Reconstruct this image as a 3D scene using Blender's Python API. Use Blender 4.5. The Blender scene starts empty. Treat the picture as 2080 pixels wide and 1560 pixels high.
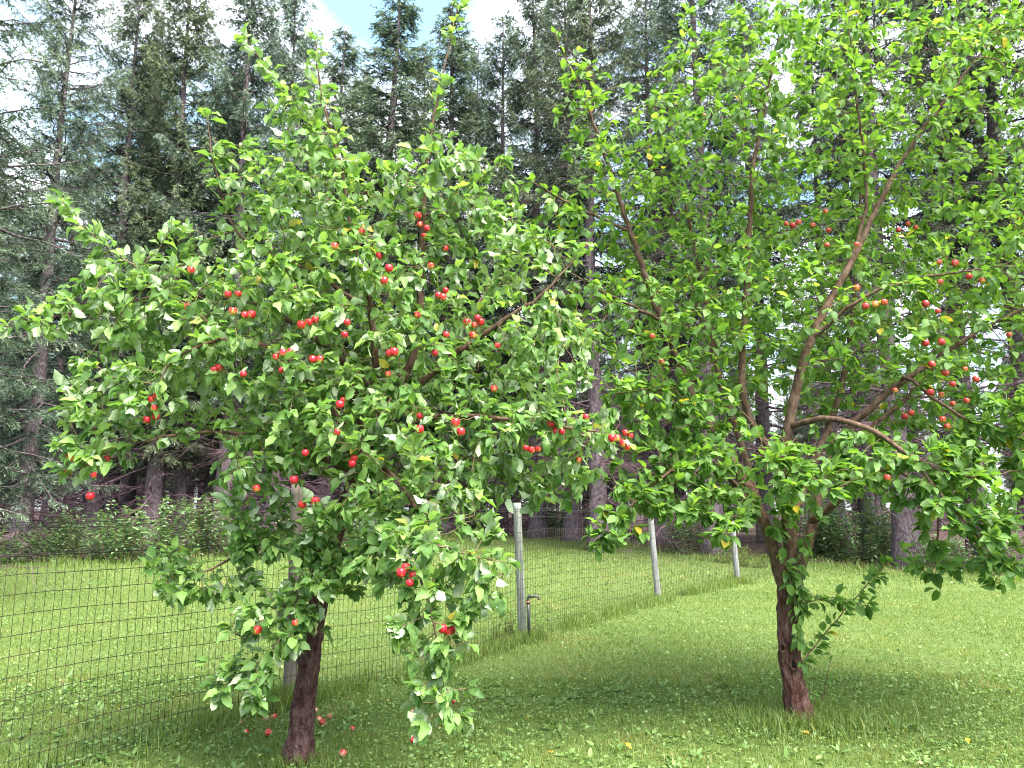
import bpy, math, random
import numpy as np
from mathutils import Vector, Matrix, noise as mnoise

# ------------------------------------------------------------------ camera, sky, sun, exposure
SC = bpy.context.scene
COL = SC.collection
CAM_Z, PITCH, FPX = 1.42, math.radians(9.3), 1560.0
cam_d = bpy.data.cameras.new("camera"); cam = bpy.data.objects.new("camera", cam_d); COL.objects.link(cam)
cam.location = (0, 0, CAM_Z); cam.rotation_euler = (math.radians(90) + PITCH, 0, 0)
cam_d.sensor_width = 36.0; cam_d.lens = 36.0 * FPX / 2080.0; cam_d.clip_end = 2000; cam_d.clip_start = 0.05
SC.camera = cam
SUN_EL, SUN_AZ = math.radians(58), math.radians(140)      # azimuth clockwise from +Y (away from camera)
EXPOSURE = 2.5
W = bpy.data.worlds.new("World"); SC.world = W; W.use_nodes = True
nt = W.node_tree; nt.nodes.clear()
wo = nt.nodes.new("ShaderNodeOutputWorld"); bg = nt.nodes.new("ShaderNodeBackground")
sky = nt.nodes.new("ShaderNodeTexSky"); sky.sky_type = 'NISHITA'; sky.sun_disc = False
sky.sun_elevation = SUN_EL; sky.sun_rotation = SUN_AZ; sky.dust_density = 1.0
tc = nt.nodes.new("ShaderNodeTexCoord"); mp = nt.nodes.new("ShaderNodeMapping"); mp.inputs['Scale'].default_value = (1.6, 1.6, 3.2)
ns = nt.nodes.new("ShaderNodeTexNoise"); ns.inputs['Scale'].default_value = 2.2; ns.inputs['Detail'].default_value = 7
cr = nt.nodes.new("ShaderNodeValToRGB"); cr.color_ramp.elements[0].position = 0.40; cr.color_ramp.elements[0].color = (.12, .12, .12, 1)
cr.color_ramp.elements[1].position = 0.60
mx = nt.nodes.new("ShaderNodeMix"); mx.data_type = 'RGBA'
mx.inputs['B'].default_value = (5.8, 6.1, 6.6, 1)
nt.links.new(tc.outputs['Generated'], mp.inputs['Vector']); nt.links.new(mp.outputs[0], ns.inputs['Vector'])
nt.links.new(ns.outputs['Fac'], cr.inputs[0]); nt.links.new(cr.outputs[0], mx.inputs['Factor'])
tint = nt.nodes.new("ShaderNodeMix"); tint.data_type = 'RGBA'; tint.blend_type = 'MULTIPLY'; tint.inputs['Factor'].default_value = 1; tint.inputs['B'].default_value = (.80, 1.12, 1.0, 1)   # hazy, slightly cyan blue
nt.links.new(sky.outputs[0], tint.inputs['A']); nt.links.new(tint.outputs['Result'], mx.inputs['A']); nt.links.new(mx.outputs['Result'], bg.inputs['Color'])
bg.inputs['Strength'].default_value = 0.085
nt.links.new(bg.outputs[0], wo.inputs['Surface'])
sl = bpy.data.lights.new("sun", 'SUN'); sl.energy = 4.2; sl.angle = math.radians(46); sl.color = (1, .96, .88)
so = bpy.data.objects.new("sun", sl); COL.objects.link(so)
sd = Vector((math.sin(SUN_AZ) * math.cos(SUN_EL), math.cos(SUN_AZ) * math.cos(SUN_EL), math.sin(SUN_EL)))
so.rotation_euler = sd.to_track_quat('Z', 'Y').to_euler(); so.location = sd * 60
SC.view_settings.view_transform = 'Standard'; SC.view_settings.look = 'None'
SC.view_settings.exposure = EXPOSURE; SC.view_settings.gamma = 1
SC.render.engine = 'CYCLES'
SC.cycles.max_bounces = 7; SC.cycles.diffuse_bounces = 4; SC.cycles.transmission_bounces = 5; SC.cycles.glossy_bounces = 2
SC.cycles.sample_clamp_indirect = 6
SC.cycles.use_denoising = True; SC.cycles.filter_width = 1.1

random.seed(7); RNG = np.random.default_rng(7)

# ------------------------------------------------------------------ pixel <-> place
CP, SP = math.cos(PITCH), math.sin(PITCH)
def ray(px, py):
    u, v = (px - 1040) / FPX, (780 - py) / FPX
    return np.array([u, CP - v * SP, SP + v * CP])
def pix(px, py, Y):
    r = ray(px, py); return np.array([0, 0, CAM_Z]) + r * (Y / r[1])
def proj(P):
    P = np.asarray(P, float); q = P - np.array([0, 0, CAM_Z])
    d = q[..., 1] * CP + q[..., 2] * SP; v = q[..., 2] * CP - q[..., 1] * SP
    return 1040 + FPX * q[..., 0] / d, 780 - FPX * v / d, d
def gz(x, y):
    t = np.clip((np.asarray(y, float) - 9) / 17, 0, 1); t = t * t * (3 - 2 * t)
    return 0.62 * t + 0.018 * np.sin(np.asarray(x) * 1.3 + y * .7) + 0.015 * np.sin(np.asarray(x) * .5 - np.asarray(y) * 1.1)
def ground(px, py):
    r = ray(px, py); z = 0.0
    for _ in range(30):
        s = (z - CAM_Z) / r[2]; x, y = r[0] * s, r[1] * s; z = .5 * z + .5 * float(gz(x, y))
    return np.array([x, y, float(gz(x, y))])
EDGE_R = [-1.4, -.9, -.62, -.38, -.2, -.06, .06, .14, .22, .35, .5, .7, 1.4]
EDGE_Y = [14, 15.5, 17.2, 18, 20, 25, 25, 22, 18.5, 17.5, 15.6, 14.6, 12]
def edge_y(x, y): return np.interp(np.asarray(x) / np.maximum(np.asarray(y, float), .5), EDGE_R, EDGE_Y)

# ------------------------------------------------------------------ mesh builder
class MB:
    def __init__(s): s.v = []; s.q = []; s.t = []; s.r = []; s.uv = []; s.n = 0
    def add(s, v, q=None, t=None, rnd=None, uv=None):
        v = np.asarray(v, float).reshape(-1, 3)
        if q is not None and len(q): s.q.append(np.asarray(q, int).reshape(-1, 4) + s.n)
        if t is not None and len(t): s.t.append(np.asarray(t, int).reshape(-1, 3) + s.n)
        s.v.append(v); s.n += len(v)
        s.r.append(np.full(len(v), .5) if rnd is None else np.broadcast_to(np.asarray(rnd, float), (len(v),)))
        s.uv.append(np.zeros((len(v), 2)) if uv is None else np.asarray(uv, float))
    def mesh(s, name, mat, smooth=True):
        me = bpy.data.meshes.new(name)
        V = np.concatenate(s.v); Q = np.concatenate(s.q) if s.q else np.zeros((0, 4), int); T = np.concatenate(s.t) if s.t else np.zeros((0, 3), int)
        me.vertices.add(len(V)); me.vertices.foreach_set('co', V.astype(np.float32).ravel())
        nl = len(Q) * 4 + len(T) * 3; me.loops.add(nl)
        me.loops.foreach_set('vertex_index', np.concatenate([Q.ravel(), T.ravel()]).astype(np.int32))
        me.polygons.add(len(Q) + len(T))
        ls = np.concatenate([np.arange(len(Q)) * 4, len(Q) * 4 + np.arange(len(T)) * 3]).astype(np.int32)
        me.polygons.foreach_set('loop_start', ls)
        if smooth: me.polygons.foreach_set('use_smooth', np.ones(len(Q) + len(T), bool))
        a = me.attributes.new('rnd', 'FLOAT', 'POINT'); a.data.foreach_set('value', np.concatenate(s.r).astype(np.float32))
        a = me.attributes.new('luv', 'FLOAT2', 'POINT'); a.data.foreach_set('vector', np.concatenate(s.uv).astype(np.float32).ravel())
        me.materials.append(mat); me.update(calc_edges=True); me.validate()
        return me
    def build(s, name, mat, parent=None, smooth=True):
        return link(name, s.mesh(name, mat, smooth), parent)
def link(name, data, parent=None):
    o = bpy.data.objects.new(name, data); COL.objects.link(o); o.parent = parent; return o
def empty(name, loc=(0, 0, 0)):
    o = bpy.data.objects.new(name, None); COL.objects.link(o); o.location = loc; o.empty_display_size = .1; return o
def tag(o, label=None, cat=None, group=None, kind=None):
    if label: o['label'] = label
    if cat: o['category'] = cat
    if group: o['group'] = group
    if kind: o['kind'] = kind
    return o

def frames(P):
    P = np.asarray(P, float); T = np.gradient(P, axis=0); T /= np.linalg.norm(T, axis=1)[:, None] + 1e-9
    ref = np.array([0, 0, 1.0]) if abs(T[0][2]) < .9 else np.array([1.0, 0, 0])
    n = np.cross(T[0], ref); n /= np.linalg.norm(n); N = [n]
    for i in range(1, len(P)):
        n = N[-1] - T[i] * np.dot(N[-1], T[i]); n /= np.linalg.norm(n) + 1e-9; N.append(n)
    N = np.array(N); return T, N, np.cross(T, N)
def tube(mb, P, R, sides=6, rnd=.5, disp=None, cap=True):
    P = np.asarray(P, float); R = np.broadcast_to(np.asarray(R, float), (len(P),))
    T, N, B = frames(P); a = np.arange(sides) * 2 * math.pi / sides; ca, sa = np.cos(a), np.sin(a)
    rr = R[:, None] * np.ones(sides)
    if disp is not None: rr = rr * disp(len(P), sides)
    V = P[:, None] + rr[..., None] * (ca[None, :, None] * N[:, None] + sa[None, :, None] * B[:, None])
    m = len(P); i = np.arange(m - 1)[:, None] * sides; j = np.arange(sides)[None]; j2 = (j + 1) % sides
    q = np.stack([i + j, i + j2, i + sides + j2, i + sides + j], -1).reshape(-1, 4)
    V = V.reshape(-1, 3); t = None
    if cap:
        V = np.vstack([V, P[0], P[-1]]); c0, c1 = m * sides, m * sides + 1; j = np.arange(sides); j2 = (j + 1) % sides
        t = np.vstack([np.stack([np.full(sides, c0), j2, j], -1), np.stack([np.full(sides, c1), (m - 1) * sides + j, (m - 1) * sides + j2], -1)])
    mb.add(V, q, t, rnd)
def spline(P, step):
    P = np.asarray(P, float); k = P.shape[1]; Q = np.vstack([2 * P[0] - P[1], P, 2 * P[-1] - P[-2]]); out = []
    for i in range(1, len(Q) - 2):
        n = max(1, int(round(np.linalg.norm(Q[i + 1][:3] - Q[i][:3]) / step)))
        for t in np.arange(n) / n:
            out.append(.5 * (2 * Q[i] + (Q[i + 1] - Q[i - 1]) * t + (2 * Q[i - 1] - 5 * Q[i] + 4 * Q[i + 1] - Q[i + 2]) * t * t + (3 * Q[i] - Q[i - 1] - 3 * Q[i + 1] + Q[i + 2]) * t ** 3))
    out.append(P[-1]); return np.array(out)
def rough(amp, fr, seed):
    def f(m, s):
        o = np.ones((m, s))
        for i in range(m):
            for j in range(s):
                a = 2 * math.pi * j / s
                o[i, j] = 1 + amp * mnoise.noise(Vector((math.cos(a) * fr, math.sin(a) * fr, i * .22 + seed))) + .5 * amp * mnoise.noise(Vector((math.cos(a) * fr * 3, math.sin(a) * fr * 3, i * .5 + seed)))
        return o
    return f

# ------------------------------------------------------------------ materials
class NT:
    def __init__(s, name):
        s.m = bpy.data.materials.new(name); s.m.use_nodes = True; s.t = s.m.node_tree; s.t.nodes.clear()
        s.out = s.n('ShaderNodeOutputMaterial')
    def n(s, k, **kw):
        o = s.t.nodes.new(k)
        for a, b in kw.items():
            if a[0] == '_': o.inputs[a[1:].replace('_', ' ')].default_value = b
            else: setattr(o, a, b)
        return o
    def l(s, a, b): s.t.links.new(a, b)
    def attr(s, n): return s.n('ShaderNodeAttribute', attribute_name=n)
    def ramp(s, f, stops):
        r = s.n('ShaderNodeValToRGB'); e = r.color_ramp.elements
        while len(e) < len(stops): e.new(.5)
        for x, (p, c) in zip(e, stops): x.position = p; x.color = tuple(c) + (1,)
        s.l(f, r.inputs[0]); return r.outputs[0]
    def mix(s, f, a, b, mode='MIX'):
        m = s.n('ShaderNodeMix', data_type='RGBA', blend_type=mode)
        for k, x in (('Factor', f), ('A', a), ('B', b)):
            if isinstance(x, (int, float)): m.inputs[k].default_value = x
            elif isinstance(x, tuple): m.inputs[k].default_value = x + (1,)
            else: s.l(x, m.inputs[k])
        return m.outputs['Result']
    def noise(s, scale, detail=4, vec=None, rough=.6):
        n = s.n('ShaderNodeTexNoise', _Scale=scale, _Detail=detail, _Roughness=rough)
        if vec is not None: s.l(vec, n.inputs['Vector'])
        return n.outputs['Fac']
    def math(s, op, a, b=None):
        m = s.n('ShaderNodeMath', operation=op)
        for i, x in enumerate((a, b)):
            if x is None: continue
            if isinstance(x, (int, float)): m.inputs[i].default_value = x
            else: s.l(x, m.inputs[i])
        return m.outputs[0]
    def bsdf(s, col, rough=.6, spec=.3, bump=None, bs=.4, bd=.01):
        p = s.n('ShaderNodeBsdfPrincipled', _Roughness=rough); p.inputs['Specular IOR Level'].default_value = spec
        if isinstance(col, tuple): p.inputs['Base Color'].default_value = col + (1,)
        else: s.l(col, p.inputs['Base Color'])
        if bump is not None:
            b = s.n('ShaderNodeBump', _Strength=bs, _Distance=bd); s.l(bump, b.inputs['Height']); s.l(b.outputs[0], p.inputs['Normal'])
        return p.outputs[0]
    def done(s, sh): s.l(sh, s.out.inputs['Surface']); return s.m

def leaf_mat(name, ramp, under, trans, tmix=.35, obj=False, rough=.55, spec=.30, veins=True):
    k = NT(name)
    f = k.n('ShaderNodeObjectInfo').outputs['Random'] if obj else k.attr('rnd').outputs['Fac']
    c = k.ramp(f, ramp); geo = k.n('ShaderNodeNewGeometry')
    if veins:
        uv = k.n('ShaderNodeSeparateXYZ'); k.l(k.attr('luv').outputs['Vector'], uv.inputs[0])
        au = k.math('ABSOLUTE', uv.outputs[0])
        rib = k.math('LESS_THAN', au, .05)
        w = k.math('FRACT', k.math('MULTIPLY', k.math('SUBTRACT', uv.outputs[1], k.math('MULTIPLY', au, .32)), 7.0))
        vein = k.math('MULTIPLY', k.math('LESS_THAN', w, .13), .45)
        vf = k.math('MULTIPLY', k.math('MAXIMUM', rib, vein), .45)
        c = k.mix(vf, c, k.mix(.5, c, (.28, .36, .12)))
    c = k.mix(k.math('MULTIPLY', k.noise(40, 3, geo.outputs['Position']), .5), c, k.mix(1.0, c, (.72, .8, .6), 'MULTIPLY'))
    cc = k.mix(geo.outputs['Backfacing'], c, k.mix(.75, c, under))
    p = k.bsdf(cc, rough, spec)
    tr = k.n('ShaderNodeBsdfTranslucent'); k.l(k.mix(1.0, c, trans, 'MULTIPLY'), tr.inputs[0])
    ms = k.n('ShaderNodeMixShader'); ms.inputs[0].default_value = tmix
    k.l(p, ms.inputs[1]); k.l(tr.outputs[0], ms.inputs[2]); return k.done(ms.outputs[0])

RAMP_A = [(0, (.044, .102, .022)), (.4, (.086, .168, .038)), (.8, (.138, .232, .060)), (.994, (.20, .285, .09)), (.998, (.30, .22, .02)), (1, (.42, .27, .02))]
RAMP_B = [(0, (.048, .112, .020)), (.5, (.084, .170, .034)), (.9, (.126, .226, .052)), (.993, (.165, .265, .065)), (.997, (.45, .32, .015)), (1, (.50, .33, .015))]
M = {}
M['leaf_a'] = leaf_mat('broad_apple_leaf', RAMP_A, (.42, .49, .34), (1.9, 2.0, .8))
M['leaf_ao'] = leaf_mat('broad_apple_leaf_single', RAMP_A, (.42, .49, .34), (1.9, 2.0, .8), obj=True)
M['leaf_b'] = leaf_mat('round_apple_leaf', RAMP_B, (.20, .30, .13), (2.1, 2.05, .75), .42)
M['leaf_bo'] = leaf_mat('round_apple_leaf_single', RAMP_B, (.20, .30, .13), (2.1, 2.05, .75), .42, obj=True)
M['bush'] = leaf_mat('bush_leaf', [(0, (.06, .12, .045)), (.6, (.125, .205, .09)), (1, (.19, .27, .15))], (.14, .21, .10), (1.6, 1.6, .9), .3, veins=False)
M['bush_y'] = leaf_mat('pale_bush_leaf', [(0, (.07, .13, .025)), (1, (.14, .22, .04))], (.14, .21, .10), (1.8, 1.7, .9), .35, veins=False)
M['grass'] = leaf_mat('grass_blade', [(0, (.058, .102, .017)), (.5, (.112, .168, .030)), (.80, (.168, .218, .050)), (.92, (.225, .23, .075)), (1, (.29, .25, .11))], (.13, .19, .06), (1.7, 1.6, .8), .35, veins=False, rough=.5, spec=.3)
M['weed'] = leaf_mat('lawn_weed', [(0, (.06, .12, .028)), (.5, (.115, .19, .055)), (.85, (.16, .235, .075)), (.985, (.19, .265, .10)), (1, (.36, .33, .09))], (.15, .22, .10), (1.7, 1.6, .8), .3, veins=False, rough=.5)
M['fallen'] = leaf_mat('yellow_leaf', [(0, (.55, .38, .03)), (1, (.50, .30, .05))], (.5, .42, .15), (1.5, 1.3, .6), .3, obj=True)

def needle_mat(name):
    k = NT(name); r = k.attr('rnd').outputs['Fac']; o = k.n('ShaderNodeObjectInfo').outputs['Random']
    c1 = k.ramp(r, [(0, (.018, .030, .024)), (.40, (.050, .078, .056)), (.70, (.120, .165, .125)), (.93, (.20, .25, .205)), (1, (.24, .29, .245))])
    c2 = k.ramp(r, [(0, (.020, .030, .016)), (.42, (.058, .080, .038)), (.72, (.13, .16, .075)), (1, (.20, .225, .12))])
    c = k.mix(k.math('MULTIPLY', o, .8), c1, c2)
    p = k.bsdf(c, .6, .25); tr = k.n('ShaderNodeBsdfTranslucent'); k.l(k.mix(1.0, c, (1.3, 1.4, 1.0), 'MULTIPLY'), tr.inputs[0])
    ms = k.n('ShaderNodeMixShader'); ms.inputs[0].default_value = .22; k.l(p, ms.inputs[1]); k.l(tr.outputs[0], ms.inputs[2])
    return k.done(ms.outputs[0])
M['needle'] = needle_mat('spruce_needles')
def bark_mat(name, a, b, c, sc=(1, 1, 1), scale=30, bs=.8, bd=.012):
    k = NT(name); t = k.n('ShaderNodeTexCoord'); mp = k.n('ShaderNodeMapping'); mp.inputs['Scale'].default_value = sc
    k.l(t.outputs['Object'], mp.inputs[0]); v = mp.outputs[0]
    n = k.noise(scale, 7, v, .68); n2 = k.noise(scale * .22, 4, v)
    col = k.mix(n2, k.ramp(n, [(.40, a), (.58, b)]), k.ramp(n, [(.42, b), (.64, c)]))
    col = k.mix(k.ramp(k.noise(scale * .5, 6, v, .7), [(.60, (0, 0, 0)), (.70, (.75, .75, .75))]), col, c)
    return k.done(k.bsdf(col, .85, .15, k.math('ADD', n, k.noise(scale * 3, 4, v)), bs, bd))
M['bark'] = bark_mat('apple_bark', (.030, .010, .012), (.098, .040, .042), (.22, .145, .13), (1, 1, .5), 30, 1, .03)
M['bark2'] = bark_mat('reddish_apple_bark', (.034, .011, .010), (.110, .044, .036), (.24, .155, .13), (1, 1, .35), 36, 1, .03)
M['limb'] = bark_mat('apple_limb_bark', (.036, .018, .013), (.088, .050, .034), (.17, .12, .09), (1, 1, .6), 28, .4, .004)
M['twig'] = bark_mat('apple_twig_bark', (.07, .036, .026), (.13, .08, .05), (.2, .15, .1), (1, 1, 1), 20, .2, .002)
M['sbark'] = bark_mat('spruce_bark', (.036, .021, .029), (.10, .070, .084), (.25, .205, .22), (1, 1, .5), 22, 1, .015)
M['deadwood'] = bark_mat('dead_spruce_twigs', (.042, .020, .030), (.092, .052, .068), (.18, .13, .145), (1, 1, 1), 4, .2, .004)
def post_mat(name, a, b, c):
    k = NT(name); t = k.n('ShaderNodeTexCoord'); mp = k.n('ShaderNodeMapping'); mp.inputs['Scale'].default_value = (1, 1, .05)
    k.l(t.outputs['Object'], mp.inputs[0]); n = k.noise(60, 6, mp.outputs[0], .7); n2 = k.noise(5, 4, t.outputs['Object'])
    col = k.mix(n2, k.ramp(n, [(.35, a), (.6, b)]), k.ramp(n, [(.35, b), (.65, c)]))
    v = k.n('ShaderNodeTexVoronoi', _Scale=3.2); k.l(t.outputs['Object'], v.inputs['Vector'])
    kn = k.ramp(v.outputs['Distance'], [(.05, (1, 1, 1)), (.075, (0, 0, 0))]); col = k.mix(k.math('MULTIPLY', kn, .8), col, a)
    return k.done(k.bsdf(col, .85, .15, n, .7, .006))
M['post_brown'] = post_mat('brown_weathered_post', (.045, .033, .028), (.12, .095, .08), (.22, .19, .17))
M['post_grey'] = post_mat('grey_weathered_post', (.05, .055, .048), (.15, .16, .14), (.30, .31, .28))
M['post_pale'] = post_mat('pale_weathered_post', (.07, .07, .07), (.19, .19, .19), (.32, .32, .315))
def simple(name, c, rough=.5, spec=.3, metal=0, var=.25, scale=30):
    k = NT(name); cc = k.mix(k.noise(scale, 4), tuple(x * (1 - var) for x in c), tuple(min(1, x * (1 + var)) for x in c))
    sh = k.bsdf(cc, rough, spec); sh.node.inputs['Metallic'].default_value = metal; return k.done(sh)
M['wire'] = simple('rusty_wire', (.022, .014, .012), .7, .3, 0, .5)
M['strand'] = simple('grey_strand_wire', (.04, .034, .034), .6, .3, .2, .4)
M['pipe'] = simple('black_pipe', (.025, .026, .032), .38, .5)
M['tap'] = simple('dull_tap_metal', (.10, .095, .09), .35, .5, .7)
M['brass'] = simple('rusty_coupling', (.22, .10, .07), .5, .4, .5)
M['dark'] = simple('hollow_dark', (.012, .008, .007), .95, .05)
M['soil'] = simple('bare_soil', (.07, .045, .035), .95, .1)
def apple_mat(name, fallen=False, tree2=False):
    k = NT(name); t = k.n('ShaderNodeTexCoord'); o = k.n('ShaderNodeObjectInfo').outputs['Random']
    sep = k.n('ShaderNodeSeparateXYZ'); k.l(t.outputs['Object'], sep.inputs[0])
    mp = k.n('ShaderNodeMapping'); mp.inputs['Scale'].default_value = (1, 1, .18); k.l(t.outputs['Object'], mp.inputs[0])
    ca = k.n('ShaderNodeCombineXYZ'); k.l(k.math('MULTIPLY', o, 31.0), ca.inputs[0]); va = k.n('ShaderNodeVectorMath', operation='ADD')
    k.l(mp.outputs[0], va.inputs[0]); k.l(ca.outputs[0], va.inputs[1])
    streak = k.noise(190, 3, va.outputs[0]); big = k.noise(28, 2, va.outputs[0])
    red = k.mix(o, (.36, .006, .022), (.46, .014, .016)) if not tree2 else k.mix(o, (.33, .014, .022), (.38, .045, .025))
    yel = (.52, .30, .07) if not fallen else (.55, .33, .22)
    f = k.math('ADD', k.math('MULTIPLY', streak, .35), k.math('ADD', big, k.math('MULTIPLY', sep.outputs[2], 7.0)))
    f = k.math('ADD', f, k.math('MULTIPLY', k.math('SUBTRACT', o, .5), -.22))
    col = k.mix(k.ramp(f, [(.33, (1, 1, 1)), (.58, (0, 0, 0))] if not fallen else [(.48, (1, 1, 1)), (.76, (0, 0, 0))]), red, yel)
    col = k.mix(k.ramp(k.noise(500, 1, t.outputs['Object']), [(.68, (0, 0, 0)), (.74, (.35, .35, .35))]), col, (.6, .4, .25))
    return k.done(k.bsdf(col, .3 if not fallen else .5, .45))
M['apple_a'] = apple_mat('bright_red_apple'); M['apple_b'] = apple_mat('striped_red_apple', False, True); M['apple_f'] = apple_mat('fallen_apple', True)
def ground_mat():
    k = NT('lawn_and_forest_floor'); g = k.n('ShaderNodeNewGeometry').outputs['Position']; f = k.attr('rnd').outputs['Fac']
    n = k.noise(.8, 5, g); n2 = k.noise(26, 6, g, .7)
    lawn = k.mix(n, k.ramp(n2, [(.3, (.042, .070, .018)), (.7, (.085, .135, .030))]), k.ramp(n2, [(.3, (.062, .075, .028)), (.7, (.12, .155, .042))]))
    floor = k.mix(k.noise(2.5, 5, g), k.ramp(n2, [(.3, (.022, .012, .012)), (.7, (.060, .036, .034))]), k.ramp(n2, [(.3, (.035, .02, .019)), (.7, (.085, .055, .05))]))
    ff = k.ramp(k.math('ADD', f, k.math('MULTIPLY', k.math('SUBTRACT', k.noise(1.6, 4, g), .5), .5)), [(.42, (0, 0, 0)), (.58, (1, 1, 1))])
    return k.done(k.bsdf(k.mix(ff, lawn, floor), .95, .1, n2, .8, .03))
M['ground'] = ground_mat()

# ------------------------------------------------------------------ ground
def make_ground():
    xs = np.concatenate([[-400, -150, -70], np.linspace(-45, 45, 121), [70, 150, 400]])
    ys = np.concatenate([[-300, -80, -20], np.linspace(-8, 70, 131), [110, 250, 700]])
    X, Y = np.meshgrid(xs, ys); Z = gz(X, Y)
    f = np.clip((Y - edge_y(X, Y)) / 1.6 + .5, 0, 1) * (Y > 3)
    nx, ny = len(xs), len(ys); i = np.arange(ny - 1)[:, None] * nx + np.arange(nx - 1)[None]
    mb = MB(); mb.add(np.stack([X, Y, Z], -1).reshape(-1, 3), np.stack([i, i + 1, i + nx + 1, i + nx], -1).reshape(-1, 4), rnd=f.ravel())
    return tag(mb.build('ground', M['ground']), kind='structure', label='mown lawn sloping up to the brown forest floor')
make_ground()

# ------------------------------------------------------------------ leaves
def leaf_proto(seed, stations, width, serr, tipp=1.0):
    rg = np.random.default_rng(seed); s = np.linspace(0, 1, stations + 2)[1:-1]
    w = width * np.sin(np.pi * s ** .82) ** .75 * (1 - .25 * s)
    fold = rg.uniform(.05, .34 + serr * 1.6); curl = rg.uniform(-.10, .28 + serr * 1.6); side = rg.uniform(-.14, .14); P = .24
    def mid(t): return np.array([side * t * t, P + t * math.cos(curl * t), .03 - curl * t * t * .9])
    V = [[-.012, 0, 0], [.012, 0, 0]] + [mid(0) + [-.012, 0, 0], mid(0) + [.012, 0, 0]]; U = [[0, -.2], [0, -.2], [0, 0], [0, 0]]
    q = [[0, 1, 3, 2]]; t = []; V.append(mid(0)); U.append([0, 0]); b = 5
    for i, x in enumerate(s):
        m = mid(x); zz = serr * rg.uniform(-1, 1); zz2 = serr * rg.uniform(-1, 1)
        wl = w[i] * (1 + serr * rg.uniform(-1, 1)); wr = w[i] * (1 + serr * rg.uniform(-1, 1)); dy = rg.uniform(-.02, .03)
        V += [m + [-wl, dy, fold * wl + zz * .5], m, m + [wr, -dy, fold * wr + zz2 * .5]]
        U += [[-1, x], [0, x], [1, x]]
    V.append(mid(1)); U.append([0, 1]); tip = len(V) - 1; n = len(s)
    t += [[4, b + 1, b], [4, b + 2, b + 1]]
    for i in range(n - 1):
        a = b + 3 * i; c = a + 3; q += [[a, a + 1, c + 1, c], [a + 1, a + 2, c + 2, c + 1]]
    a = b + 3 * (n - 1); t += [[a, a + 1, tip], [a + 1, a + 2, tip]]
    return np.array(V, float), np.array(q), np.array(t), np.array(U, float)
def leaf_frames(d, up):
    d = d / (np.linalg.norm(d, axis=1)[:, None] + 1e-9); x = np.cross(d, up); x /= np.linalg.norm(x, axis=1)[:, None] + 1e-9
    n = np.cross(x, d); return np.stack([x, d, n], -1)          # columns: x, y (along leaf), z (upper face)
def add_leaves(mb, protos, pos, Rm, size, rnd):
    k = RNG.integers(0, len(protos), len(pos))
    for pi, (V, q, t, U) in enumerate(protos):
        s = np.where(k == pi)[0]
        if not len(s): continue
        X = np.einsum('nij,vj->nvi', Rm[s], V) * size[s][:, None, None] + pos[s][:, None]
        o = np.arange(len(s))[:, None, None] * len(V)
        mb.add(X.reshape(-1, 3), (q[None] + o).reshape(-1, 4), (t[None] + o).reshape(-1, 3), np.repeat(rnd[s], len(V)), np.tile(U, (len(s), 1)))

# ------------------------------------------------------------------ apple trees
def apple_mesh(name, mat):
    mb = MB(); n = 14
    prof = [(.0, .70), (.16, .78), (.42, .93), (.72, .86), (.95, .50), (1.0, .05), (.93, -.40), (.74, -.74), (.45, -.93), (.2, -.90), (0, -.82)]
    V = []; rg = np.random.default_rng(5); lob = 1 + .03 * np.cos(np.arange(n) * 2 * math.pi / n * 5 + 1)
    for r, z in prof:
        a = np.arange(n) * 2 * math.pi / n; V.append(np.stack([r * np.cos(a) * lob, r * np.sin(a) * lob, np.full(n, z)], -1))
    V = np.concatenate(V) * .0275; m = len(prof); i = np.arange(m - 1)[:, None] * n; j = np.arange(n)[None]; j2 = (j + 1) % n
    mb.add(V, np.stack([i + j2, i + j, i + n + j, i + n + j2], -1).reshape(-1, 4)); return mb.mesh(name, mat)
def stalk_mesh():
    mb = MB(); tube(mb, [(0, 0, 0), (.03, 0, .35), (.03, 0, .7), (0, 0, 1)], [.0014, .0012, .0012, .0018], 5)
    me = mb.mesh('stalk', M['twig']); return me
AP_A, AP_B, AP_F, STALK = apple_mesh('apple', M['apple_a']), apple_mesh('apple', M['apple_b']), apple_mesh('apple', M['apple_f']), stalk_mesh()
AP_YAW = random.Random(3)
def rot_to(v):
    return Vector((0, 0, 1)).rotation_difference(Vector(v)).to_matrix()

def colonize(nodes, par, att, di=.55, dk=.13, step=.055, iters=140, seed=1, droop=0.0):
    rg = np.random.default_rng(seed); P = [np.array(p) for p in nodes]; par = list(par)
    A = att.copy(); N = np.array(P); alive = np.ones(len(A), bool)
    D = np.full(len(A), 9e9); I = np.zeros(len(A), int)
    def upd(lo):
        Q = np.array(P[lo:])
        for c in range(0, len(Q), 400):
            d = np.linalg.norm(A[:, None] - Q[None, c:c + 400], axis=2); j = d.argmin(1); m = d[np.arange(len(A)), j]
            b = m < D; D[b] = m[b]; I[b] = j[b] + lo + c
    upd(0); tried = set()
    for it in range(iters):
        alive &= D > dk
        act = np.where(alive & (D < (di if it < 60 else di * 1.6)))[0]
        if not len(act): break
        g = {}
        for a in act: g.setdefault(I[a], []).append(a)
        lo = len(P)
        for n, L in g.items():
            v = A[L] - P[n]; v = (v / np.linalg.norm(v, axis=1)[:, None]).sum(0); l = np.linalg.norm(v)
            if l < 1e-6: continue
            v = v / l + rg.normal(0, .18, 3); v[2] -= droop; v /= np.linalg.norm(v)
            key = (n, tuple(np.round(v * 3).astype(int)))
            if key in tried: continue
            tried.add(key); P.append(P[n] + v * step); par.append(n)
        if len(P) == lo: break
        upd(lo)
    return np.array(P), np.array(par)

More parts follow.
